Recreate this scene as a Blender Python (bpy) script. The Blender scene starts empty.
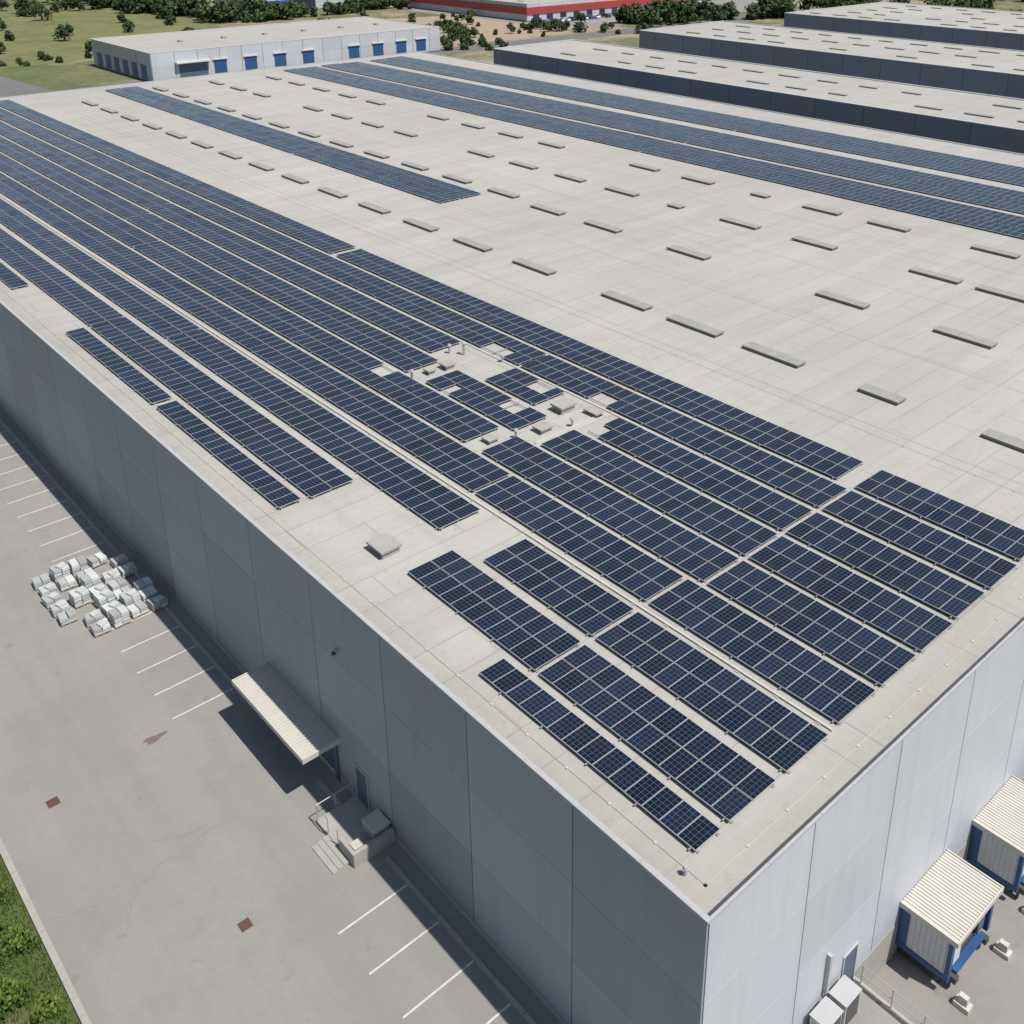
import bpy, math, random
from mathutils import Vector
R=random.Random(7)
scn=bpy.context.scene
col=bpy.context.collection
ZR=12.06
# ------------------------------------------------------------------ materials
def newmat(name):
    m=bpy.data.materials.new(name); m.use_nodes=True
    nt=m.node_tree; b=nt.nodes['Principled BSDF']
    return m,nt,b
def N(nt,t,**k):
    n=nt.nodes.new(t)
    for a,v in k.items():
        if a=='inp':
            for i,x in v.items(): n.inputs[i].default_value=x
        else: setattr(n,a,v)
    return n
def L(nt,a,b): nt.links.new(a,b)
def M(nt,op,a,b=None,c=None):
    n=nt.nodes.new('ShaderNodeMath'); n.operation=op
    for i,x in enumerate((a,b,c)):
        if x is None: continue
        if isinstance(x,(int,float)): n.inputs[i].default_value=x
        else: L(nt,x,n.inputs[i])
    return n.outputs[0]
def mix(nt,f,a,b,blend='MIX'):
    n=nt.nodes.new('ShaderNodeMix'); n.data_type='RGBA'; n.blend_type=blend
    for i,x in ((0,f),(6,a),(7,b)):
        if isinstance(x,(int,float)): n.inputs[i].default_value=x
        elif isinstance(x,tuple): n.inputs[i].default_value=(*x,1) if len(x)==3 else x
        else: L(nt,x,n.inputs[i])
    return n.outputs[2]
def coords(nt):
    t=N(nt,'ShaderNodeTexCoord'); s=N(nt,'ShaderNodeSeparateXYZ'); L(nt,t.outputs['Object'],s.inputs[0])
    return t.outputs['Object'],s.outputs
def noise(nt,vec,scale,detail=4,rough=.55,stretch=None):
    if stretch:
        mp=N(nt,'ShaderNodeMapping'); mp.inputs['Scale'].default_value=stretch; L(nt,vec,mp.inputs[0]); vec=mp.outputs[0]
    n=N(nt,'ShaderNodeTexNoise'); n.inputs['Scale'].default_value=scale; n.inputs['Detail'].default_value=detail; n.inputs['Roughness'].default_value=rough
    L(nt,vec,n.inputs['Vector']); return n.outputs[0]
def ramp(nt,fac,lo,hi):
    n=N(nt,'ShaderNodeMapRange'); n.inputs[1].default_value=lo; n.inputs[2].default_value=hi; n.clamp=True
    L(nt,fac,n.inputs[0]); return n.outputs[0]
def tone(nt):
    a=N(nt,'ShaderNodeAttribute'); a.attribute_name='tone'; return a.outputs['Fac']
def line(nt,c,period,w,off=0.0):
    f=M(nt,'FRACT',M(nt,'DIVIDE',M(nt,'ADD',c,off),period))
    return M(nt,'GREATER_THAN',M(nt,'ABSOLUTE',M(nt,'SUBTRACT',f,.5)),.5-w/period/2)
def bump(nt,b,h,strength=.3,dist=.05):
    n=N(nt,'ShaderNodeBump'); n.inputs['Strength'].default_value=strength; n.inputs['Distance'].default_value=dist
    L(nt,h,n.inputs['Height']); L(nt,n.outputs[0],b.inputs['Normal'])
def simple(name,c,rough=.6,metal=0,var=.15,scale=1.5,usetone=False):
    m,nt,b=newmat(name); o,s=coords(nt)
    n=noise(nt,o,scale); v=M(nt,'MULTIPLY_ADD',n,var*2,1-var)
    if usetone: v=M(nt,'MULTIPLY',v,tone(nt))
    vm=N(nt,'ShaderNodeVectorMath',operation='SCALE'); vm.inputs[0].default_value=c; L(nt,v,vm.inputs['Scale'])
    L(nt,vm.outputs[0],b.inputs['Base Color']); b.inputs['Roughness'].default_value=rough; b.inputs['Metallic'].default_value=metal
    return m
def mat_roof(name,base=(.425,.410,.378)):
    m,nt,b=newmat(name); o,s=coords(nt)
    big=ramp(nt,noise(nt,o,.035,5,.6),.3,.7)
    c=mix(nt,big,tuple(x*.90 for x in base),tuple(x*1.06 for x in base))
    st=ramp(nt,noise(nt,o,.6,6,.65,(.12,1,1)),.46,.74)
    c=mix(nt,M(nt,'MULTIPLY',st,.45),c,tuple(x*.72 for x in base))
    st2=ramp(nt,noise(nt,o,.5,6,.7,(1,.1,1)),.53,.8)
    c=mix(nt,M(nt,'MULTIPLY',st2,.45),c,(.28,.25,.21))
    sp=ramp(nt,noise(nt,o,2.6,3,.7),.56,.75)
    c=mix(nt,M(nt,'MULTIPLY',sp,.36),c,(.26,.235,.20))
    ed=ramp(nt,M(nt,'MINIMUM',s[0],s[1]),2.2,.3)
    c=mix(nt,M(nt,'MULTIPLY',ed,M(nt,'MULTIPLY_ADD',noise(nt,o,1.2,5,.7),1.1,-.15)),c,(.30,.28,.24))
    fade=ramp(nt,noise(nt,o,.15,3),.35,.6)
    l1=M(nt,'MULTIPLY',line(nt,s[1],2.05,.06),M(nt,'MULTIPLY_ADD',fade,.40,.18))
    l2=M(nt,'MULTIPLY',line(nt,s[0],11.3,.10,.7),.5)
    row=M(nt,'FLOOR',M(nt,'DIVIDE',s[1],2.05))
    sh=M(nt,'MULTIPLY_ADD',M(nt,'FRACT',M(nt,'MULTIPLY',row,.377)),9,0.0)
    l3=M(nt,'MULTIPLY',line(nt,M(nt,'ADD',s[0],sh),9.0,.07),.45)
    l=M(nt,'MAXIMUM',M(nt,'MAXIMUM',l1,l2),l3)
    c=mix(nt,l,c,tuple(x*.5 for x in base))
    tn=M(nt,'FRACT',M(nt,'MULTIPLY',row,.619))
    c=mix(nt,M(nt,'MULTIPLY',tn,.12),c,tuple(x*.6 for x in base))
    L(nt,c,b.inputs['Base Color']); b.inputs['Roughness'].default_value=.9; b.inputs['Specular IOR Level'].default_value=.25
    bump(nt,b,noise(nt,o,8,4),.2,.03)
    return m
def mat_clad(name,c,rough=.5):
    m,nt,b=newmat(name); o,s=coords(nt)
    t=tone(nt)
    grime=ramp(nt,noise(nt,o,.9,6,.65,(1.6,1.6,.12)),.45,.8)
    n=noise(nt,o,.12,3)
    v=M(nt,'MULTIPLY',t,M(nt,'MULTIPLY_ADD',n,.22,.89))
    v=M(nt,'MULTIPLY',v,M(nt,'MULTIPLY_ADD',grime,-.10,1.0))
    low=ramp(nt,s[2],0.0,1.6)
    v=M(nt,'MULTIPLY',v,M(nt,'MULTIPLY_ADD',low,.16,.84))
    xy=M(nt,'ADD',s[0],s[1])
    rib=M(nt,'SINE',M(nt,'MULTIPLY',xy,20.9))
    v=M(nt,'MULTIPLY',v,M(nt,'MULTIPLY_ADD',rib,.008,1.0))
    vm=N(nt,'ShaderNodeVectorMath',operation='SCALE'); vm.inputs[0].default_value=c; L(nt,v,vm.inputs['Scale'])
    L(nt,vm.outputs[0],b.inputs['Base Color']); b.inputs['Roughness'].default_value=rough
    b.inputs['Specular IOR Level'].default_value=.35
    bump(nt,b,rib,.06,.01)
    return m
def mat_asphalt(name,base,crack=.13):
    m,nt,b=newmat(name); o,s=coords(nt)
    big=ramp(nt,noise(nt,o,.06,5,.6),.3,.7)
    c=mix(nt,big,tuple(x*.86 for x in base),tuple(x*1.07 for x in base))
    tr=ramp(nt,noise(nt,o,.45,5,.6,(1,.05,1)),.40,.70)
    c=mix(nt,M(nt,'MULTIPLY',tr,.50),c,tuple(x*.72 for x in base))
    pt=ramp(nt,noise(nt,o,.35,6,.7),.50,.74)
    c=mix(nt,M(nt,'MULTIPLY',pt,.46),c,tuple(x*.68 for x in base))
    oil=ramp(nt,noise(nt,o,.9,2,.4),.69,.78)
    c=mix(nt,M(nt,'MULTIPLY',oil,.4),c,tuple(x*.5 for x in base))
    fine=ramp(nt,noise(nt,o,2.2,5,.75),.4,.7)
    c=mix(nt,M(nt,'MULTIPLY',fine,.28),c,tuple(x*.72 for x in base))
    gr=noise(nt,o,9,3,.8)
    c=mix(nt,M(nt,'MULTIPLY',gr,.25),c,tuple(x*.6 for x in base))
    vo=N(nt,'ShaderNodeTexVoronoi',feature='DISTANCE_TO_EDGE'); vo.inputs['Scale'].default_value=.06
    wn=N(nt,'ShaderNodeTexNoise'); wn.inputs['Scale'].default_value=.5; L(nt,o,wn.inputs['Vector'])
    va=N(nt,'ShaderNodeVectorMath',operation='MULTIPLY_ADD'); L(nt,wn.outputs['Color'],va.inputs[0]); va.inputs[1].default_value=(1.5,1.5,0); L(nt,o,va.inputs[2])
    L(nt,va.outputs[0],vo.inputs['Vector'])
    cr=M(nt,'MULTIPLY',M(nt,'LESS_THAN',vo.outputs['Distance'],.0013),ramp(nt,noise(nt,o,.1,2),.5,.6))
    c=mix(nt,M(nt,'MULTIPLY',cr,crack),c,tuple(x*.4 for x in base))
    L(nt,c,b.inputs['Base Color']); b.inputs['Roughness'].default_value=.93; b.inputs['Specular IOR Level'].default_value=.2
    bump(nt,b,gr,.3,.02)
    return m
def mat_panel():
    m,nt,b=newmat('solar_glass')
    uv=N(nt,'ShaderNodeUVMap'); s=N(nt,'ShaderNodeSeparateXYZ'); L(nt,uv.outputs[0],s.inputs[0])
    fu=M(nt,'FRACT',s.outputs[0]); fv=M(nt,'FRACT',s.outputs[1])
    def edge(f,w): return M(nt,'GREATER_THAN',M(nt,'ABSOLUTE',M(nt,'SUBTRACT',f,.5)),.5-w)
    frame=M(nt,'MAXIMUM',edge(fu,.013),edge(fv,.019))
    cu=M(nt,'FRACT',M(nt,'MULTIPLY',fu,6)); cv=M(nt,'FRACT',M(nt,'MULTIPLY',fv,4))
    cell=M(nt,'MAXIMUM',edge(cu,.036),edge(cv,.036))
    wn=N(nt,'ShaderNodeTexWhiteNoise',noise_dimensions='2D')
    fl=N(nt,'ShaderNodeVectorMath',operation='FLOOR'); L(nt,uv.outputs[0],fl.inputs[0]); L(nt,fl.outputs[0],wn.inputs['Vector'])
    base=mix(nt,wn.outputs['Value'],(.0045,.0075,.0165),(.0095,.0165,.036))
    o,sx=coords(nt)
    dirt=ramp(nt,noise(nt,o,.22,5,.65),.35,.75)
    base=mix(nt,M(nt,'MULTIPLY',dirt,.05),base,(.14,.16,.19))
    c=mix(nt,M(nt,'MULTIPLY',cell,.58),base,(.16,.19,.245))
    c=mix(nt,frame,c,(.42,.43,.45))
    L(nt,c,b.inputs['Base Color'])
    r=M(nt,'MULTIPLY_ADD',dirt,.10,.07); r=M(nt,'MAXIMUM',r,M(nt,'MULTIPLY',frame,.5)); L(nt,r,b.inputs['Roughness'])
    b.inputs['IOR'].default_value=1.52
    return m
def mat_ground():
    m,nt,b=newmat('land'); o,s=coords(nt)
    a=ramp(nt,noise(nt,o,.012,6,.6),.4,.6)
    c=mix(nt,a,(.10,.125,.045),(.19,.175,.085))
    d=ramp(nt,noise(nt,o,.022,6,.65),.50,.60)
    c=mix(nt,d,c,(.33,.275,.19))
    g=noise(nt,o,.4,5,.7)
    c=mix(nt,M(nt,'MULTIPLY',ramp(nt,g,.45,.65),.5),c,(.05,.065,.022))
    L(nt,c,b.inputs['Base Color']); b.inputs['Roughness'].default_value=1
    return m
def mat_grass(name,a1,a2,dry=(.2,.17,.08)):
    m,nt,b=newmat(name); o,s=coords(nt)
    c=mix(nt,ramp(nt,noise(nt,o,.06,6,.65),.35,.65),a1,a2)
    c=mix(nt,M(nt,'MULTIPLY',ramp(nt,noise(nt,o,.25,5,.7,(1,.4,1)),.45,.7),.7),c,dry)
    c=mix(nt,M(nt,'MULTIPLY',ramp(nt,noise(nt,o,3,4,.7),.4,.7),.45),c,tuple(x*.4 for x in a1))
    L(nt,c,b.inputs['Base Color']); b.inputs['Roughness'].default_value=1
    bump(nt,b,noise(nt,o,5,5,.8),.6,.2)
    return m
def mat_leaf(name,a,b2):
    m,nt,b=newmat(name)
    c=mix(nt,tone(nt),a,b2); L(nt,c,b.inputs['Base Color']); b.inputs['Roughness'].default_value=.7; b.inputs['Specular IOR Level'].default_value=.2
    return m
MR=mat_roof('roof_membrane'); MC=mat_clad('wall_cladding_shaded',(.315,.345,.390)); MCW=mat_clad('wall_cladding_far',(.42,.43,.45)); MCY=mat_clad('wall_cladding_sunlit',(.50,.52,.555)); MJ=simple('joint',(.12,.13,.15))  # MC: cladding with shade darkened into its colour; MCY: its sunlit copy
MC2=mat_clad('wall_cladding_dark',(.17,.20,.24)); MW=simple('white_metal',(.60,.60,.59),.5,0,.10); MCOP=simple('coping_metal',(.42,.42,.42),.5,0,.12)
MD=simple('dark_metal',(.07,.072,.075),.5); MAL=simple('aluminium',(.48,.49,.50),.45,.5,.08); MP=mat_panel()
MASP=mat_asphalt('parking_asphalt',(.315,.303,.283),.2); MASP2=mat_asphalt('yard_concrete',(.30,.285,.265)); MRD=mat_asphalt('road_asphalt',(.19,.185,.18))
MPAINT=simple('road_paint',(.56,.55,.52),.8,0,.4,3); MCON=simple('concrete',(.35,.335,.305),.9,0,.18,1)
MCREAM=simple('cream_metal',(.52,.50,.445),.55,0,.12); MBLUE=simple('blue_paint',(.025,.085,.22),.45,0,.15); MDOOR=simple('door_grey',(.085,.12,.18),.5)
MRUST=simple('rusty_iron',(.115,.055,.045),.8,0,.3,4); MSKY=simple('skylight_top',(.31,.30,.275),.7,0,.2); MSKS=simple('skylight_side_shaded',(.19,.185,.17),.8)  # MSKS: shade on the skylight sides painted into the colour, darker than MSKY
MWRAP=simple('wrapped_goods',(.52,.54,.53),.5,0,.18,2,True); MWOOD=simple('pallet_wood',(.30,.22,.13),.85)
MRED=simple('red_cladding',(.36,.05,.05),.6); MGL=simple('window_glass',(.03,.05,.08),.1)
MG=mat_ground(); MF=mat_grass('field_grass',(.12,.145,.045),(.20,.20,.075),(.26,.22,.12)); MVG=mat_grass('verge_grass',(.07,.11,.025),(.14,.15,.045),(.22,.17,.09))
MBARK=simple('bark',(.12,.085,.055),.9); MLF=mat_leaf('leaves',(.014,.026,.010),(.070,.105,.034)); MLF2=mat_leaf('shrub_leaves',(.03,.065,.012),(.15,.22,.045))
MDIRT=simple('dirt',(.33,.26,.18),1,0,.3,.3)
# ------------------------------------------------------------------ builder
class MB:
    def __init__(s): s.v=[];s.f=[];s.m=[];s.t=[];s.uv=[];s.mats=[]
    def mi(s,m):
        if m not in s.mats: s.mats.append(m)
        return s.mats.index(m)
    def poly(s,pts,m,t=1.0,uv=None):
        i=len(s.v); s.v+=pts; s.f.append(tuple(range(i,i+len(pts)))); s.m.append(s.mi(m)); s.t.append(t); s.uv.append(uv or [(0,0)]*len(pts))
    def box(s,x0,x1,y0,y1,z0,z1,m,t=1.0,top=None,bottom=True):
        i=len(s.v); s.v+=[(x0,y0,z0),(x1,y0,z0),(x1,y1,z0),(x0,y1,z0),(x0,y0,z1),(x1,y0,z1),(x1,y1,z1),(x0,y1,z1)]
        F=[(0,1,5,4),(1,2,6,5),(2,3,7,6),(3,0,4,7),(4,5,6,7)]
        if bottom: F.append((3,2,1,0))
        for k,q in enumerate(F):
            s.f.append(tuple(i+a for a in q)); s.m.append(s.mi(top if (top and k==4) else m)); s.t.append(t); s.uv.append([(0,0)]*4)
    def rbox(s,cx,cy,z0,z1,lx,ly,ang,m,t=1.0,jit=0):
        c,sn=math.cos(ang),math.sin(ang); P=[]
        for zz in (z0,z1):
            for a,b in ((-1,-1),(1,-1),(1,1),(-1,1)):
                k=1-.06*(zz==z1)*jit
                x=a*lx/2*k; y=b*ly/2*k; P.append((cx+x*c-y*sn,cy+x*sn+y*c,zz))
        i=len(s.v); s.v+=P
        for q in [(0,1,5,4),(1,2,6,5),(2,3,7,6),(3,0,4,7),(4,5,6,7),(3,2,1,0)]:
            s.f.append(tuple(i+a for a in q)); s.m.append(s.mi(m)); s.t.append(t); s.uv.append([(0,0)]*4)
    def cyl(s,p,q,r0,r1,m,n=8,t=1.0,cap=True):
        p=Vector(p);q=Vector(q);d=(q-p).normalized(); u=d.orthogonal().normalized(); w=d.cross(u)
        i=len(s.v)
        for c,r in ((p,r0),(q,r1)):
            for k in range(n):
                a=2*math.pi*k/n; s.v.append(tuple(c+u*(r*math.cos(a))+w*(r*math.sin(a))))
        for k in range(n):
            s.f.append((i+k,i+(k+1)%n,i+n+(k+1)%n,i+n+k)); s.m.append(s.mi(m)); s.t.append(t); s.uv.append([(0,0)]*4)
        if cap:
            s.f.append(tuple(i+n+k for k in range(n))); s.m.append(s.mi(m)); s.t.append(t); s.uv.append([(0,0)]*n)
    def obj(s,name,parent=None):
        me=bpy.data.meshes.new(name); me.from_pydata(s.v,[],s.f)
        for m in s.mats: me.materials.append(m)
        me.polygons.foreach_set('material_index',s.m)
        a=me.attributes.new('tone','FLOAT','FACE'); a.data.foreach_set('value',s.t)
        u=me.uv_layers.new(name='UVMap'); fl=[c for q in s.uv for p in q for c in p]; u.data.foreach_set('uv',fl)
        me.update(); o=bpy.data.objects.new(name,me); col.objects.link(o)
        if parent: o.parent=parent
        return o
def empty(name):
    e=bpy.data.objects.new(name,None); col.objects.link(e); return e
# ------------------------------------------------------------------ camera / light
cd=bpy.data.cameras.new('camera'); cam=bpy.data.objects.new('camera',cd); col.objects.link(cam)
cam.location=(-19.34,-14.30,42.06)
cam.rotation_euler=(math.radians(90)-math.atan2(402,1041),0,-math.atan2(.6736,.7391))
cd.sensor_width=36; cd.lens=1041/1024*36; cd.shift_x=(512-560)/1024; cd.shift_y=(304-512)/1024; cd.clip_end=8000; cd.clip_start=.5
scn.camera=cam
to=Vector((.13,-.53,1)).normalized(); el=math.asin(to.z); az=math.atan2(to.x,to.y)
sl=bpy.data.lights.new('sun','SUN'); sl.energy=4.9; sl.angle=math.radians(.5); sl.color=(1,.96,.905)
so=bpy.data.objects.new('sun',sl); col.objects.link(so); so.rotation_euler=to.to_track_quat('Z','Y').to_euler()
w=bpy.data.worlds.new('World'); scn.world=w; w.use_nodes=True; nt=w.node_tree
sk=nt.nodes.new('ShaderNodeTexSky'); sk.sky_type='NISHITA'; sk.sun_disc=False; sk.sun_elevation=el; sk.sun_rotation=az; sk.dust_density=1.0
nt.links.new(sk.outputs[0],nt.nodes['Background'].inputs[0]); nt.nodes['Background'].inputs[1].default_value=.088
scn.view_settings.view_transform='Standard'; scn.view_settings.look='None'; scn.view_settings.exposure=0
# ------------------------------------------------------------------ ground
g=MB(); E=4000; px0,px1,py0=10.3,112,-60
for x0,x1,y0,y1 in ((-E,E,0.0,E),(-E,px0,py0,0.0),(px1,E,py0,0.0),(-E,E,-E,py0)):
    g.poly([(x0,y0,-.03),(x1,y0,-.03),(x1,y1,-.03),(x0,y1,-.03)],MG)
g.obj('ground')
def sheet(name,pts,z,m):
    b=MB(); b.poly([(x,y,z) for x,y in pts],m); return b.obj(name)
sheet('parking_lot',[(-14,-60),(px0,-60),(px0,0),(0,0),(0,205),(-14,205)],-.008,MASP)
sheet('service_road',[(-14,205),(0,205),(0,174),(64,174),(64,240),(420,240),(420,252),(60,252),(56,300),(-30,420),(-45,412),(40,300),(44,215),(-14,215)],-.012,MRD)
sheet('rear_yard',[(64,174.2),(126,174.2),(126,239.5),(64,239.5)],-.006,MASP2)
sheet('estate_yard',[(112.4,-60),(330,-60),(330,173),(126.2,173),(126.2,174),(112.4,174)],-.010,MASP2)
y=MB(); y.poly([(px0,py0,-1.8),(px1,py0,-1.8),(px1,.2,-1.8),(px0,.2,-1.8)],MASP2); y.obj('loading_yard')
sheet('grass_verge',[(-60,-60),(-14.3,-60),(-14.3,205),(-60,205)],-.014,MVG)
sheet('grass_field',[(30,305),(58,300),(80,300),(150,340),(165,520),(-40,560),(-80,430)],-.014,MF)
sheet('dirt_bank',[(-60,206),(40,216),(38,280),(10,330),(-80,400)],-.016,MDIRT)
sheet('dirt_lot',[(176,255),(235,256),(238,330),(186,345)],-.018,MDIRT)
sheet('factory_yard',[(235,262),(420,262),(420,292),(400,400),(236,400)],-.02,MASP2)
k=MB()
yy=-60
while yy<205:
    k.box(-14.28,-14.0,yy,yy+.98,-.02,.13,MCON,1); yy+=1.0
k.obj('kerb')
k=MB(); yy=.1
while yy<174:
    k.box(-.98,-.80,yy,yy+1.97,-.02,.11,MCON); yy+=2.0
    if 17.6<yy<21.4: yy=22.2
    if 23<yy<31: yy=31.2
k.obj('wall_kerb')
ml=MB()
for kk in range(-12,32):
    yy=11.3+2.48*kk
    if 17.5<yy<32: continue
    ml.box(-4.6,-1.0,yy-.045,yy+.045,-.008,-.003,MPAINT,bottom=False)
ml.obj('parking_markings')
for (x,yv,s) in ((-11.4,32.1,.28),(-7.4,19.4,.26)):
    b=MB(); b.box(x-s,x+s,yv-s,yv+s,-.008,.012,MRUST)
    for q in range(5): b.box(x-s*.8,x+s*.8,yv-s*.8+q*s*.36,yv-s*.7+q*s*.36,.012,.022,MRUST)
    b.obj('drain_cover')
st=MB(); pts=[]
for i in range(28):
    a=i/28*2*math.pi; r=.42*(1+.3*math.sin(3*a+1)+.2*R.random()); pts.append((-5.9+r*1.3*math.cos(a),32.9+r*.55*math.sin(a),-.004))
st.poly(pts,simple('oil',(.16,.13,.115),.7)); st.obj('oil_stain')
# ------------------------------------------------------------------ main warehouse
W,LN=112.0,174.0
wh=empty('warehouse')
def clad(b,axis,fixed,sgn,a0,a1,z0,z1,bay,rows,mat,rr,vg=.05,hg=.018,var=.06):
    p=a0
    while p<a1-.01:
        q=min(p+bay,a1); bt=rr.uniform(-1,1)*var*.5
        for r in range(rows):
            za=z0+(z1-z0)*r/rows; zb=z0+(z1-z0)*(r+1)/rows
            t=1+bt+rr.choice((-1.6,-.6,0,.2,.6,1.0))*var
            f0,f1=sorted((fixed,fixed+sgn*.08))
            if axis=='x': b.box(f0,f1,p+vg/2,q-vg/2,za+hg/2,zb-hg/2,mat,t)
            else: b.box(p+vg/2,q-vg/2,f0,f1,za+hg/2,zb-hg/2,mat,t)
        p=q
b=MB(); b.box(.085,W,.085,LN,-2.2,ZR-.12,MJ); b.obj('wall_core',wh)
b=MB(); rr=random.Random(3)
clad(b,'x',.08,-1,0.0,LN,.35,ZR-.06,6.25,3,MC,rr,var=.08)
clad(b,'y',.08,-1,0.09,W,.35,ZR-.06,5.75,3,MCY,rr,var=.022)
b.box(-.03,.085,.0,LN,-.05,.33,MCON)
b.box(.09,W,-.02,.085,-2.0,.33,MCON)
b.obj('wall_panels',wh)
b=MB(); b.box(.16,W-.3,.20,LN-.3,ZR-.119,ZR,MR,bottom=False); b.obj('roof',wh)
b=MB()
yy=-.05
while yy<LN:
    b.box(-.05,.158,yy,min(yy+2.985,LN),ZR-.055,ZR+.05,MCOP); yy+=3.0
b.obj('roof_coping',wh)
b=MB()
xx=.16
while xx<W:
    b.box(xx,min(xx+2.985,W),-.05,.06,ZR-.055,ZR+.04,MCOP); xx+=3
b.box(.16,W,.062,.198,ZR-.055,ZR+.012,MD)
b.box(W-.298,W,.20,LN,ZR-.1,ZR+.12,MCOP); b.box(.16,W-.3,LN-.298,LN,ZR-.1,ZR+.12,MCOP)
b.obj('roof_gutter',wh)
b=MB()
b.box(9.76,9.86,2,170,ZR+.03,ZR+.09,MCREAM)
for i in range(84): b.box(9.68,9.92,2.5+i*2,2.75+i*2,ZR,ZR+.028,MCON,bottom=False)
b.obj('cable_tray')
b=MB()
for (x0,y0,x1,y1) in ((.95,.9,.95,170),(.95,.9,108,.9),(32.2,1,32.2,170)):
    n=int(math.hypot(x1-x0,y1-y0)/2.2)
    b.cyl((x0,y0,ZR+.05),(x1,y1,ZR+.05),.010,.010,MCREAM,5)
    for i in range(n+1):
        x=x0+(x1-x0)*i/n; yv=y0+(y1-y0)*i/n
        b.box(x-.05,x+.05,yv-.05,yv+.05,ZR,ZR+.05,MCREAM,bottom=False)
b.obj('lightning_conductor')
b=MB()
b.box(-.035,-.005,20.9,21.9,.22,2.3,MDOOR); b.box(-.06,-.002,20.82,20.898,.2,2.38,MCOP); b.box(-.06,-.002,21.902,21.98,.2,2.38,MCOP); b.box(-.06,-.002,20.9,21.9,2.302,2.38,MCOP)
b.box(-.07,-.04,21.0,21.05,1.1,1.25,MAL)
b.obj('side_door',wh)
b=MB(); b.box(-.04,-.004,23.9,30.1,.36,2.7,MDOOR)
for i in range(6): b.box(-.055,-.042,23.95,30.05,.5+i*.38,.52+i*.38,MD)
b.box(-.12,-.002,23.6,23.89,.0,2.7,MDOOR); b.box(-.12,-.002,30.11,30.4,.0,2.7,MDOOR)
b.obj('roller_door',wh)
b=MB()
zt=3.0; b.box(-2.05,-.003,23.3,30.75,zt-.22,zt-.06,MCREAM)
n=34; dy=7.45/n
for i in range(n):
    y0=23.3+i*dy; b.box(-2.05,-.003,y0+.02,y0+dy-.09,zt-.058,zt-.02,MCREAM)
b.box(-2.13,-2.052,23.22,30.83,zt-.26,zt+.02,MCREAM); b.box(-2.05,-.003,23.22,23.298,zt-.26,zt+.02,MCREAM); b.box(-2.05,-.003,30.752,30.83,zt-.26,zt+.02,MCREAM)
for yb in (23.8,27,30.2): b.cyl((-1.9,yb,zt-.2),(-.03,yb,zt-.9),.035,.035,MCOP)
b.obj('loading_canopy',wh)
b=MB(); b.box(-2.3,-.05,18.8,22.1,-.01,.20,MCON)
for i in range(3): b.box(-2.3-.3*(3-i),-2.3-.3*(2-i)-.002,19.0,21.0,-.01,.05+.05*i,MCON)
b.box(-2.3,-.05,18.6,18.795,-.01,.8,MCON); b.box(-2.3,-2.12,18.8,19.9,.201,.8,MCON)
b.box(-1.0,-.12,18.9,19.9,.201,1.0,MCON); b.box(-1.04,-.08,18.86,19.94,1.0,1.06,MCREAM)
b.box(-2.0,-1.5,19.0,19.5,.201,.6,MCREAM)
for (x,yv) in ((-2.25,20.1),(-2.25,21.0),(-2.25,22.0),(-1.2,22.05),(-.2,22.05)): b.cyl((x,yv,.2),(x,yv,1.15),.025,.025,MAL,6)
b.cyl((-2.25,21.0,1.15),(-2.25,22.05,1.15),.025,.025,MAL,6); b.cyl((-2.25,22.05,1.15),(-.1,22.05,1.15),.025,.025,MAL,6)
b.obj('entrance_steps')
b=MB(); yv=22.7; b.box(-.14,-.002,yv-.09,yv+.09,8.75,8.85,MCOP); b.box(-.30,-.10,yv-.08,yv+.08,8.62,8.748,MD)
b.obj('wall_light',wh)
b=MB()
b.box(9.3,10.2,-.035,-.005,.0,2.1,MDOOR); b.box(9.22,9.298,-.06,-.002,0,2.18,MCOP); b.box(10.202,10.28,-.06,-.002,0,2.18,MCOP); b.box(9.3,10.2,-.06,-.002,2.102,2.18,MCOP)
b.obj('side_door_small',wh)
b=MB(); b.box(10.15,10.35,-30,-.05,-1.81,.12,MCON); b.obj('retaining_wall')
b=MB()
for i in range(9):
    b.cyl((10.25,-.4-i*1.4,.12),(10.25,-.4-i*1.4,1.15),.025,.025,MAL,6)
for zz in (.62,1.15): b.cyl((10.25,-.4,zz),(10.25,-11.6,zz),.025,.025,MAL,6)
b.obj('railing')
for (ax,ay) in ((8.55,-.62),(7.25,-.62)):
    b=MB(); b.box(ax-.52,ax+.52,ay-.38,ay+.38,.1,1.45,MW); b.box(ax-.4,ax+.4,ay-.3,ay+.3,0,.1,MD)
    for i in range(11): b.box(ax-.46,ax+.46,ay-.40,ay-.382,.2+i*.11,.26+i*.11,MD)
    for i in range(8): b.box(ax-.54,ax-.522,ay-.3,ay+.3,.3+i*.13,.35+i*.13,MCOP)
    b.box(ax-.56,ax+.56,ay-.42,ay+.42,1.452,1.5,MCOP); b.obj('air_conditioning_unit')
b=MB(); b.box(7.85,8.0,-.2,-.005,1.5,3.6,MCOP); b.obj('cable_duct')
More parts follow.
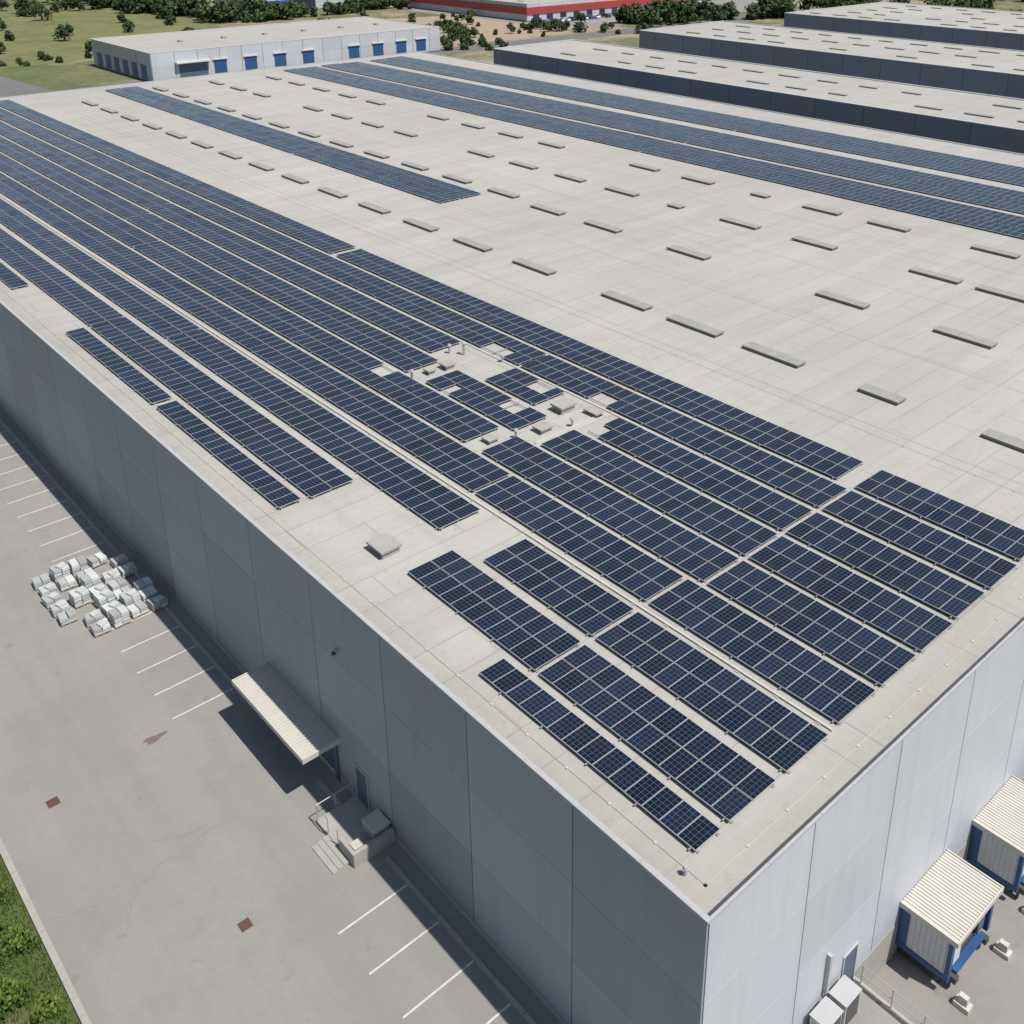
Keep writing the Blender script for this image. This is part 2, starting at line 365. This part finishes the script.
def dock(x0,x1):
    p=empty('dock_shelter'); zt=1.62
    b=MB(); b.box(x0,x1,-2.65,-.025,zt-.2,zt-.06,MCREAM); n=22; dx=(x1-x0)/n
    for i in range(n): b.box(x0+i*dx+.02,x0+(i+1)*dx-.07,-2.65,-.025,zt-.058,zt-.02,MCREAM)
    b.box(x0-.07,x0-.002,-2.72,-.025,zt-.26,zt+.01,MCREAM); b.box(x1+.002,x1+.07,-2.72,-.025,zt-.26,zt+.01,MCREAM); b.box(x0,x1,-2.72,-2.652,zt-.26,zt+.01,MCREAM)
    b.obj('canopy',p)
    b=MB()
    for xs in (x0+.12,x1-.24):
        b.box(xs,xs+.12,-2.3,-.03,-.75,zt-.21,MW)
        for i in range(9): b.box(xs-.03,xs+.15,-2.2+i*.24,-2.1+i*.24,-.7,zt-.25,MW)
        b.box(xs-.06,xs+.18,-2.5,-2.302,-1.0,zt-.21,MBLUE); b.box(xs-.06,xs+.18,-2.3,-.03,-1.0,-.76,MBLUE)
        b.box(xs-.05,xs+.17,-.5,-.03,-.74,zt-.22,MBLUE)
    b.box(x0+.3,x1-.3,-2.45,-2.2,zt-.75,zt-.22,MBLUE)
    b.box(x0+.42,x0+1.3,-2.35,-2.22,-.7,zt-.76,MW); b.box(x1-1.0,x1-.42,-2.35,-2.22,-.7,zt-.76,MDOOR)
    b.obj('enclosure',p)
    b=MB(); b.box(x0+.25,x1-.25,-2.2,-.03,-.98,-.76,MD); b.box(x0+.7,x1-.7,-2.6,-2.25,-.95,-.85,MBLUE)
    b.box(x0+.4,x1-.4,-2.0,-.03,-1.79,-.98,MD)
    for xs in (x0+.45,x1-.75): b.box(xs,xs+.3,-2.7,-2.31,-1.3,-.98,MD); b.cyl((xs+.15,-2.4,-1.8),(xs+.15,-2.4,-1.3),.07,.07,MBLUE)
    b.obj('dock_leveller',p)
    b=MB(); b.box(x0+.6,x1-.6,-.06,-.022,-.74,zt-.25,MDOOR); b.obj('dock_door',p)
    for xs in (x0+.2,x1-.1):
        b=MB(); b.box(xs-.22,xs+.22,-3.6,-2.9,-1.8,-1.55,MCREAM); b.box(xs-.12,xs+.12,-3.45,-3.05,-1.549,-1.15,MCREAM); b.obj('wheel_guide',p)
for x0 in (13.7,20.1,26.5,32.9,39.3): dock(x0,x0+3.9)
# ------------------------------------------------------------------ solar panels
MX,MY=1.33,.84
def cells(x0,nx,segs,holes=(),name='solar_panel_row'):
    b=MB(); zt=ZR+.20
    uo=R.randint(0,50)*7
    for (y0,y1) in segs:
        n=int((y1-y0)/MY+.3)
        for j in range(n):
            ya=y0+j*MY; yb=ya+MY-.022; any_=False
            for i in range(nx):
                if any((hi<0 or hi==i) and h0<ya+MY/2<h1 for hi,h0,h1 in holes): continue
                any_=True
                xa=x0+i*MX+(0.012*(i%2)); xb=xa+MX-.022
                z=zt+R.uniform(-.004,.004); dz=R.uniform(-.006,.006); dx=R.uniform(-.006,.006)
                u=uo+i; v=j+int(ya*3)
                P=[(xa,ya,z-dx-dz),(xb,ya,z+dx-dz),(xb,yb,z+dx+dz),(xa,yb,z-dx+dz)]
                b.poly(P,MP,1,[(u+.001,v+.001),(u+.999,v+.001),(u+.999,v+.999),(u+.001,v+.999)])
                Q=[(p[0],p[1],p[2]-.045) for p in P]
                for a in range(4):
                    c=(a+1)%4; b.poly([Q[a],Q[c],P[c],P[a]],MAL)
            if any_ and j%3==0:
                b.box(x0-.1,x0+nx*MX+.08,ya+.2,ya+.245,ZR+.10,ZR+.145,MAL)
                for xs in (x0+.2,x0+nx*MX-.3): b.box(xs,xs+.22,ya+.1,ya+.34,ZR,ZR+.098,MCON,bottom=False)
        ye=y0+n*MY
        b.box(x0+.1,x0+.14,y0-.09,ye+.07,ZR+.1,ZR+.15,MAL); b.box(x0+nx*MX-.2,x0+nx*MX-.16,y0-.09,ye+.07,ZR+.1,ZR+.15,MAL)
    return b.obj(name)
F=171
def brk(a,bs,e,gp=.12):
    """contiguous runs separated by a narrow service gap near each y in bs, snapped to whole modules"""
    out=[]; p=a
    for q in bs:
        n=int(round((q-p)/MY)); out.append((p,p+n*MY)); p=p+n*MY+gp*2
    out.append((p,e)); return out
cells(1.6,1,[(1.9,14.1),(30.7,47),(47.3,63.3),(76,120),(121,165)])
cells(3.4,2,brk(1.9,(11.9,),21.8)+brk(30.5,(63,),F))
cells(6.7,2,brk(1.9,(11.6,),19.8)+brk(23.4,(57,),F))
cells(10.2,2,brk(2.0,(11.8,24.8),F))
cells(13.3,2,brk(2.0,(11.4,),28.4)+brk(29.9,(80,),F),[(1,40.5,42.3)])
cells(16.4,2,brk(2.0,(11.4,),26.4)+[(29.0,38.0)]+brk(40.4,(90,),F),[(1,30.5,32.6),(0,35.4,36.5)])
cells(19.55,2,brk(2.1,(11.4,),26.4)+[(30.8,36.0)]+brk(42.0,(92,),F),[(1,32,33.5),(0,24.8,26.4)])
cells(22.75,2,brk(2.1,(11.5,36),F),[(0,37.5,40.5),(0,27.5,29.0)])
cells(25.95,2,[(2.2,11.4),(12.6,66)]+brk(66.4,(),F))
cells(43.5,2,brk(73.5,(105,140),F-1)); cells(46.35,2,brk(73.5,(105,140),F-1))
for x0,nx in ((77.0,2),(79.9,3),(85.3,3),(89.5,3),(96.3,3),(100.6,3)):
    cells(x0,nx,brk(9+R.uniform(0,1),(76,),F-1))
# ------------------------------------------------------------------ roof items
def skyl(x,yv,l,wd=.9,h=.26,name='roof_skylight',z=ZR):
    b=MB(); b.box(x-wd/2,x+wd/2,yv-l/2,yv+l/2,z,z+h*.6,MSKS)
    b.box(x-wd/2-.07,x+wd/2+.07,yv-l/2-.07,yv+l/2+.07,z+h*.6,z+h,MSKS,top=MSKY,bottom=True)
    for q in range(1,int(l/1.2)): b.box(x-wd/2-.075,x+wd/2+.075,yv-l/2+q*1.2-.02,yv-l/2+q*1.2+.02,z+h+.001,z+h+.02,MCOP)
    return b.obj(name)
for yv in [25.2,32.2,39.8,50.6,59.4,67.7]+[76+8.3*i for i in range(11)]: skyl(37.2,yv+.6*math.sin(yv*3),4.7)
skyl(37.2,16.7,2.8); skyl(37.2,7.4,4.4)
for yv in [17.2,28.3,44.2,55.1,63.9]+[72.5+8.3*i for i in range(12)]: skyl(51.0 if yv>66 else 50.2,yv+.6*math.sin(yv*3),4.4)
for yv in [9,19.6,26.2,38,46.8]+[64+8.4*i for i in range(13) if i not in(4,9)]: skyl(61.1,yv+.6*math.sin(yv*3),4.4)
skyl(61.1,55.8,1.6)
for yv in [14,25.4,36.2,44.2]+[61+8.4*i for i in range(13) if i not in(2,7)]: skyl(71.2,yv+.6*math.sin(yv*3),4.2)
skyl(71.2,52.5,2.0)
def unit(x,yv,lx,ly,h,name='roof_vent_unit'):
    b=MB(); b.box(x-lx/2,x+lx/2,yv-ly/2,yv+ly/2,ZR,ZR+h*.75,MCON)
    b.box(x-lx/2-.10,x+lx/2+.10,yv-ly/2-.10,yv+ly/2+.10,ZR+h*.75,ZR+h,MCON)
    for i in range(3): b.box(x-lx/2-.02,x+lx/2+.02,yv-ly/2+.1,yv+ly/2-.1,ZR+.08+i*h*.2,ZR+.12+i*h*.2,MD)
    b.obj(name)
unit(3.7,23.9,1.0,1.2,.45,'roof_hatch'); unit(20.6,29.2,1.1,.9,.5); unit(17.8,28.0,.8,.7,.35); unit(19.0,39.3,.7,.7,.4); unit(17.6,39.4,.5,.5,.35); unit(21.6,27.5,.5,1.0,.3); unit(14.6,29.1,.6,.6,.3)
for (x,yv,h,r) in ((21.2,40.3,.9,.10),(20.6,41.2,.6,.09),(22.4,37.5,.5,.08),(16.0,28.4,.5,.08),(19.5,27.2,.5,.09),(.75,1.6,.3,.06),(16.0,39.2,.7,.09)):
    b=MB(); b.cyl((x,yv,ZR),(x,yv,ZR+h),r,r,MAL,10); b.cyl((x,yv,ZR+h),(x,yv,ZR+h+.12),r*1.8,r*1.2,MCOP,10); b.obj('vent_pipe')
b=MB()
b.box(16.4,22.2,27.0,27.14,ZR,ZR+.08,MCREAM); b.box(22.45,22.56,24,46,ZR,ZR+.07,MCREAM); b.obj('cable_duct_tray')
# ------------------------------------------------------------------ pallets
for ix in range(5):
    for iy in range(7):
        x=-6.0+ix*1.2+R.uniform(-.1,.1); yv=43.9+iy*1.2+R.uniform(-.14,.14)
        if (ix==0 and iy<2) or (ix==4 and iy>5) or R.random()<.08: continue
        if ix==1 and iy==4: continue
        a=R.uniform(-.12,.12); b=MB(); h=R.choice((.42,.6,.6,.8))
        for q in (-.4,0,.4): b.rbox(x+q,yv,-.006,.09,.1,.9,a,MWOOD)
        b.rbox(x,yv,.092,.12,1.0,.92,a,MWOOD)
        nl=int(h/.2)
        for q in range(nl):
            for sx in (-.25,.25):
                b.rbox(x+sx+R.uniform(-.02,.02),yv+R.uniform(-.02,.02),.122+q*.2,.315+q*.2,.48,.88,a+R.uniform(-.03,.03),MWRAP,R.uniform(.6,1.15),1)
        if R.random()<.5: b.rbox(x+.1,yv-.1,.322+(nl-1)*.2,.47+(nl-1)*.2,.5,.5,a+.3,MWRAP,.95,1)
        b.obj('wrapped_pallet')
# ------------------------------------------------------------------ neighbour warehouses
def wh2(x0,x1,y0,y1,h,dark=True,sky=True):
    p=empty('warehouse'); b=MB(); b.box(x0+.09,x1-.09,y0+.09,y1-.09,-.02,h-.2,MJ); b.obj('wall_core',p)
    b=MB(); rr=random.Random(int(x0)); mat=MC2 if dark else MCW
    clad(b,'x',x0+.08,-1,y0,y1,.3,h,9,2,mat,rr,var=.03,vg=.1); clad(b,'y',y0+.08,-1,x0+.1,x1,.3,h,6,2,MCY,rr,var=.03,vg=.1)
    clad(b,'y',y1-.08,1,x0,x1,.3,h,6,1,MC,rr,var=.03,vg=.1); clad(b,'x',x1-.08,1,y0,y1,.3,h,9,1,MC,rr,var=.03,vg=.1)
    b.obj('wall_panels',p)
    b=MB(); b.box(x0+.3,x1-.3,y0+.3,y1-.3,h-.199,h-.05,MR,bottom=False); b.obj('roof',p)
    b=MB(); b.box(x0-.06,x0+.298,y0-.05,y1,h+.002,h+.12,MW); b.box(x1-.298,x1+.05,y0,y1,h+.002,h+.12,MW); b.box(x0+.3,x1-.3,y1-.298,y1+.03,h+.002,h+.12,MW); b.box(x0+.3,x1-.3,y0-.05,y0+.298,h+.002,h+.12,MW); b.obj('roof_coping',p)
    if sky:
        b=MB(); xs=x0+6
        while xs<x1-4:
            yv=y0+10+R.uniform(0,3)
            while yv<y1-6:
                if R.random()<.7:
                    l=R.choice((1.6,2.0,2.2)); b.box(xs-.35,xs+.35,yv-l,yv+l,h-.05,h+.10,MSKS); b.box(xs-.4,xs+.4,yv-l-.1,yv+l+.1,h+.10,h+.18,MSKY)
                yv+=8.3
            xs+=10
        b.obj('skylights',p)
    return p
wh2(127,151,-60,168,12.0); wh2(176,209,-60,170.5,12.0); wh2(239,293,-60,172.5,12.0)
p=wh2(82,170,247,287,7.2,dark=False,sky=False)
b=MB()
for xx in (100,108.5,117,125.5,140,148,156,163):
    b.box(xx-1.7,xx+1.7,246.9,246.99,.9,4.2,MBLUE); b.box(xx-2.0,xx+2.0,246.6,246.98,4.21,4.5,MW)
b.box(88,97,245.6,246.98,4.2,4.6,MW); b.box(89,96.5,246.9,246.99,0,4.1,MDOOR)
for yv in (252,258,264,270,276,282): b.box(81.88,81.98,yv-1.6,yv+1.6,.5,4.0,MBLUE)
b.obj('dock_doors',p)
b=MB()
for i in range(6): xx=97+i*12.3; b.box(xx,xx+1.2,264,265.4,7.15,7.6,MSKY)
b.obj('roof_units',p)
p=wh2(243,345,292,385,6.5,dark=False)
b=MB(); b.box(242.7,345.3,291.7,291.98,2.6,5.2,MRED); b.box(242.7,242.98,292,385,2.6,5.2,MRED)
for i in range(14): b.box(246+i*7,249+i*7,291.8,291.99,.3,2.4,MGL)
b.obj('red_band',p)
p=wh2(184,203,395,430,7,dark=False,sky=False); b=MB(); b.box(183.7,203,394.7,394.99,2.0,4.0,MBLUE); b.obj('window_band',p)
p=wh2(209,236,388,412,5.5,dark=True,sky=False)
p=wh2(300,380,440,500,9,dark=False,sky=False); p=wh2(120,160,560,600,8,dark=False,sky=False)
def car(x,yv,ang,paint):
    b=MB(); c,s=math.cos(ang),math.sin(ang)
    prof=[(-2.1,.35),(-2.15,.75),(-1.95,.95),(-1.55,1.0),(-1.0,1.42),(.5,1.45),(1.15,.98),(2.0,.85),(2.15,.6),(2.1,.35)]
    def T(px,py,pz): return (x+px*c-py*s,yv+px*s+py*c,pz)
    for sy in (-1,1):
        b.poly([T(px,sy*(.85 if pz<1.2 else .68),pz) for px,pz in (prof if sy<0 else prof[::-1])],paint)
    for i in range(len(prof)-1):
        a,d=prof[i],prof[i+1]; wa=.85 if a[1]<1.2 else .68; wd=.85 if d[1]<1.2 else .68
        b.poly([T(a[0],-wa,a[1]),T(d[0],-wd,d[1]),T(d[0],wd,d[1]),T(a[0],wa,a[1])],MGL if i in (3,5) else paint)
    for px in (-1.3,1.3):
        for sy in (-.9,.7): b.cyl(T(px,sy,.33),T(px,sy+.2,.33),.33,.33,MD,12)
    b.obj('parked_car')
paints=[simple('car_paint_%s'%n,c,.3,0,.03) for n,c in (('white',(.7,.7,.7)),('silver',(.4,.41,.42)),('red',(.35,.03,.03)),('black',(.03,.03,.03)),('blue',(.04,.09,.25)))]
rr=random.Random(9)
for i in range(16):
    if rr.random()<.8: car(246+i*3.1,284,math.radians(90+rr.uniform(-3,3)),rr.choice(paints))
for i in range(7):
    if rr.random()<.8: car(176+i*.6,262+i*3.2,math.radians(rr.uniform(-4,4)),rr.choice(paints))
# ------------------------------------------------------------------ vegetation
def tree_into(b,x,y,z,h,r,rr,leaf=MLF,nl=520,ls=.55):
    th=h*.22
    b.cyl((x,y,z),(x+rr.uniform(-.1,.1),y,z+th),r*.08,r*.06,MBARK,6,cap=False)
    cl=[]
    for k in range(10):
        a=rr.uniform(0,6.28); e=rr.uniform(-.3,1.3); d=r*rr.uniform(.35,.85)
        c=(x+d*math.cos(a)*math.cos(e),y+d*math.sin(a)*math.cos(e),z+h*.40+ (h*.46)*math.sin(e)*rr.uniform(.5,1)-h*.06)
        if k<5: b.cyl((x,y,z+th*.9),c,r*.05,r*.015,MBARK,4,cap=False)
        cl.append((c,r*rr.uniform(.32,.6)))
    per=nl//len(cl)
    for c,cr in cl:
        ct=rr.uniform(-.18,.15)
        for q in range(per):
            d=Vector((rr.gauss(0,1),rr.gauss(0,1),rr.gauss(0,.8))).normalized()*cr*rr.uniform(.5,1.15)
            P=Vector(c)+d; n=(d.normalized()+Vector((rr.uniform(-.6,.6),rr.uniform(-.6,.6),rr.uniform(-.2,.8)))).normalized()
            u=n.orthogonal().normalized(); w2=n.cross(u); s=ls*rr.uniform(.6,1.2)
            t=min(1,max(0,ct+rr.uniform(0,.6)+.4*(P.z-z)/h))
            b.poly([tuple(P+u*s),tuple(P+w2*s*.7),tuple(P-u*s),tuple(P-w2*s*.7)],leaf,t)
def belt(name,pts,n,h0,h1,spread,seed,nl=330,ls=.8):
    rr=random.Random(seed); b=MB()
    for i in range(n):
        t=rr.random()*(len(pts)-1); k=min(int(t),len(pts)-2); f=t-k
        x=pts[k][0]*(1-f)+pts[k+1][0]*f+rr.gauss(0,spread); yv=pts[k][1]*(1-f)+pts[k+1][1]*f+rr.gauss(0,spread)
        h=rr.uniform(h0,h1); tree_into(b,x,yv,-.1,h,h*rr.uniform(.36,.6),rr,nl=nl,ls=ls)
    return b.obj(name)
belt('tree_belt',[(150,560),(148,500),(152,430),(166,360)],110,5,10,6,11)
belt('tree_belt',[(172,365),(200,370),(240,378)],40,4,7,5,12)
belt('tree_belt',[(272,262),(300,250),(330,240)],46,5,9,5,13)
belt('tree_belt',[(330,250),(360,180),(350,60),(345,-20)],90,7,11,8,14)
belt('tree_belt',[(345,390),(420,300),(470,200)],70,7,11,10,15)
belt('tree_belt',[(200,470),(300,430),(420,420)],70,7,11,9,16)
belt('tree_belt',[(0,600),(100,620),(260,560),(420,520)],90,8,12,14,17)
belt('tree_belt',[(60,470),(100,455),(145,450)],26,4,8,6,23,nl=300,ls=.6)
belt('shrub_belt',[(20,262),(36,285),(45,300)],22,2,3.5,4,18,nl=200,ls=.5)
belt('shrub_belt',[(176,236),(192,262),(207,300),(232,330)],50,1.5,4.5,8,19,nl=200,ls=.5)
belt('shrub_belt',[(212,262),(232,275),(240,250),(300,256)],30,1.5,4,5,20,nl=200,ls=.5)
belt('shrub_belt',[(58,306),(95,302),(140,320),(168,330)],40,1.2,3,4,22,nl=160,ls=.45)
rr=random.Random(21)
for (x,yv,h) in ((70,330,4),(95,350,6),(88,395,5),(120,360,5),(110,420,7),(60,380,5),(130,392,4),(75,450,7),(110,470,6),(128,330,4),(180,300,5),(196,330,6),(215,268,4),(232,262,5),(30,340,5),(50,420,6),(134,450,7),(92,318,3.5),(172,318,5),(222,300,4),(256,276,5),(104,372,3),(82,362,3.5),(140,372,4),(98,440,4)):
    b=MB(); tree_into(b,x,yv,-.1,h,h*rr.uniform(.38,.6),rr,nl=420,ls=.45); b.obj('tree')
rr=random.Random(5)
for (x,yv,h) in ((-15.3,31.5,1.2),(-16.6,33.5,1.8),(-15.4,28.3,1.0),(-17.6,30.3,1.9),(-16.4,26.4,1.3),(-15.2,25.0,.9),(-17.4,24.2,1.4),(-15.5,35.5,1.3),(-18.6,27,2.2),(-16,38,1.6),(-18.3,21.6,1.6),(-15.8,44,1.5),(-15.9,29.8,1.3),(-16.3,22.6,1.1),(-15.1,21.2,.7),(-16.9,28.2,1.5),(-17.0,20.0,1.2),(-15.5,33.0,1.0)):
    b=MB()
    for q in range(6):
        a=rr.uniform(0,6.28); b.cyl((x,yv,-.02),(x+.5*h*math.cos(a),yv+.5*h*math.sin(a),h*.6),.03,.012,MBARK,4,cap=False)
    for q in range(1000):
        a=rr.uniform(0,6.28); rd=h*.75*math.sqrt(rr.random())*(1+.3*math.sin(3*a+x)); zz=rr.uniform(.05,1)*h*(1-(rd/h)**2*.6)
        P=Vector((x+rd*math.cos(a),yv+rd*math.sin(a),zz)); n=Vector((rr.uniform(-1,1),rr.uniform(-1,1),rr.uniform(.1,1))).normalized(); u=n.orthogonal().normalized(); w2=n.cross(u); s=rr.uniform(.05,.12)
        b.poly([tuple(P+u*s),tuple(P+w2*s*.6),tuple(P-u*s),tuple(P-w2*s*.6)],MLF2,min(1,max(0,rr.uniform(-.1,.6)+.5*zz/h)))
    b.obj('shrub')
b=MB()
for q in range(12000):
    x=-14.35-abs(rr.gauss(0,2.2)); yv=rr.uniform(12,50); s=rr.uniform(.08,.35); a=rr.uniform(0,6.28); dx=.03*math.cos(a);dy=.03*math.sin(a)
    b.poly([(x-dx,yv-dy,-.014),(x+dx,yv+dy,-.014),(x+rr.uniform(-.1,.1),yv+rr.uniform(-.1,.1),s)],MLF2,rr.uniform(.1,1))
b.obj('grass_tufts')
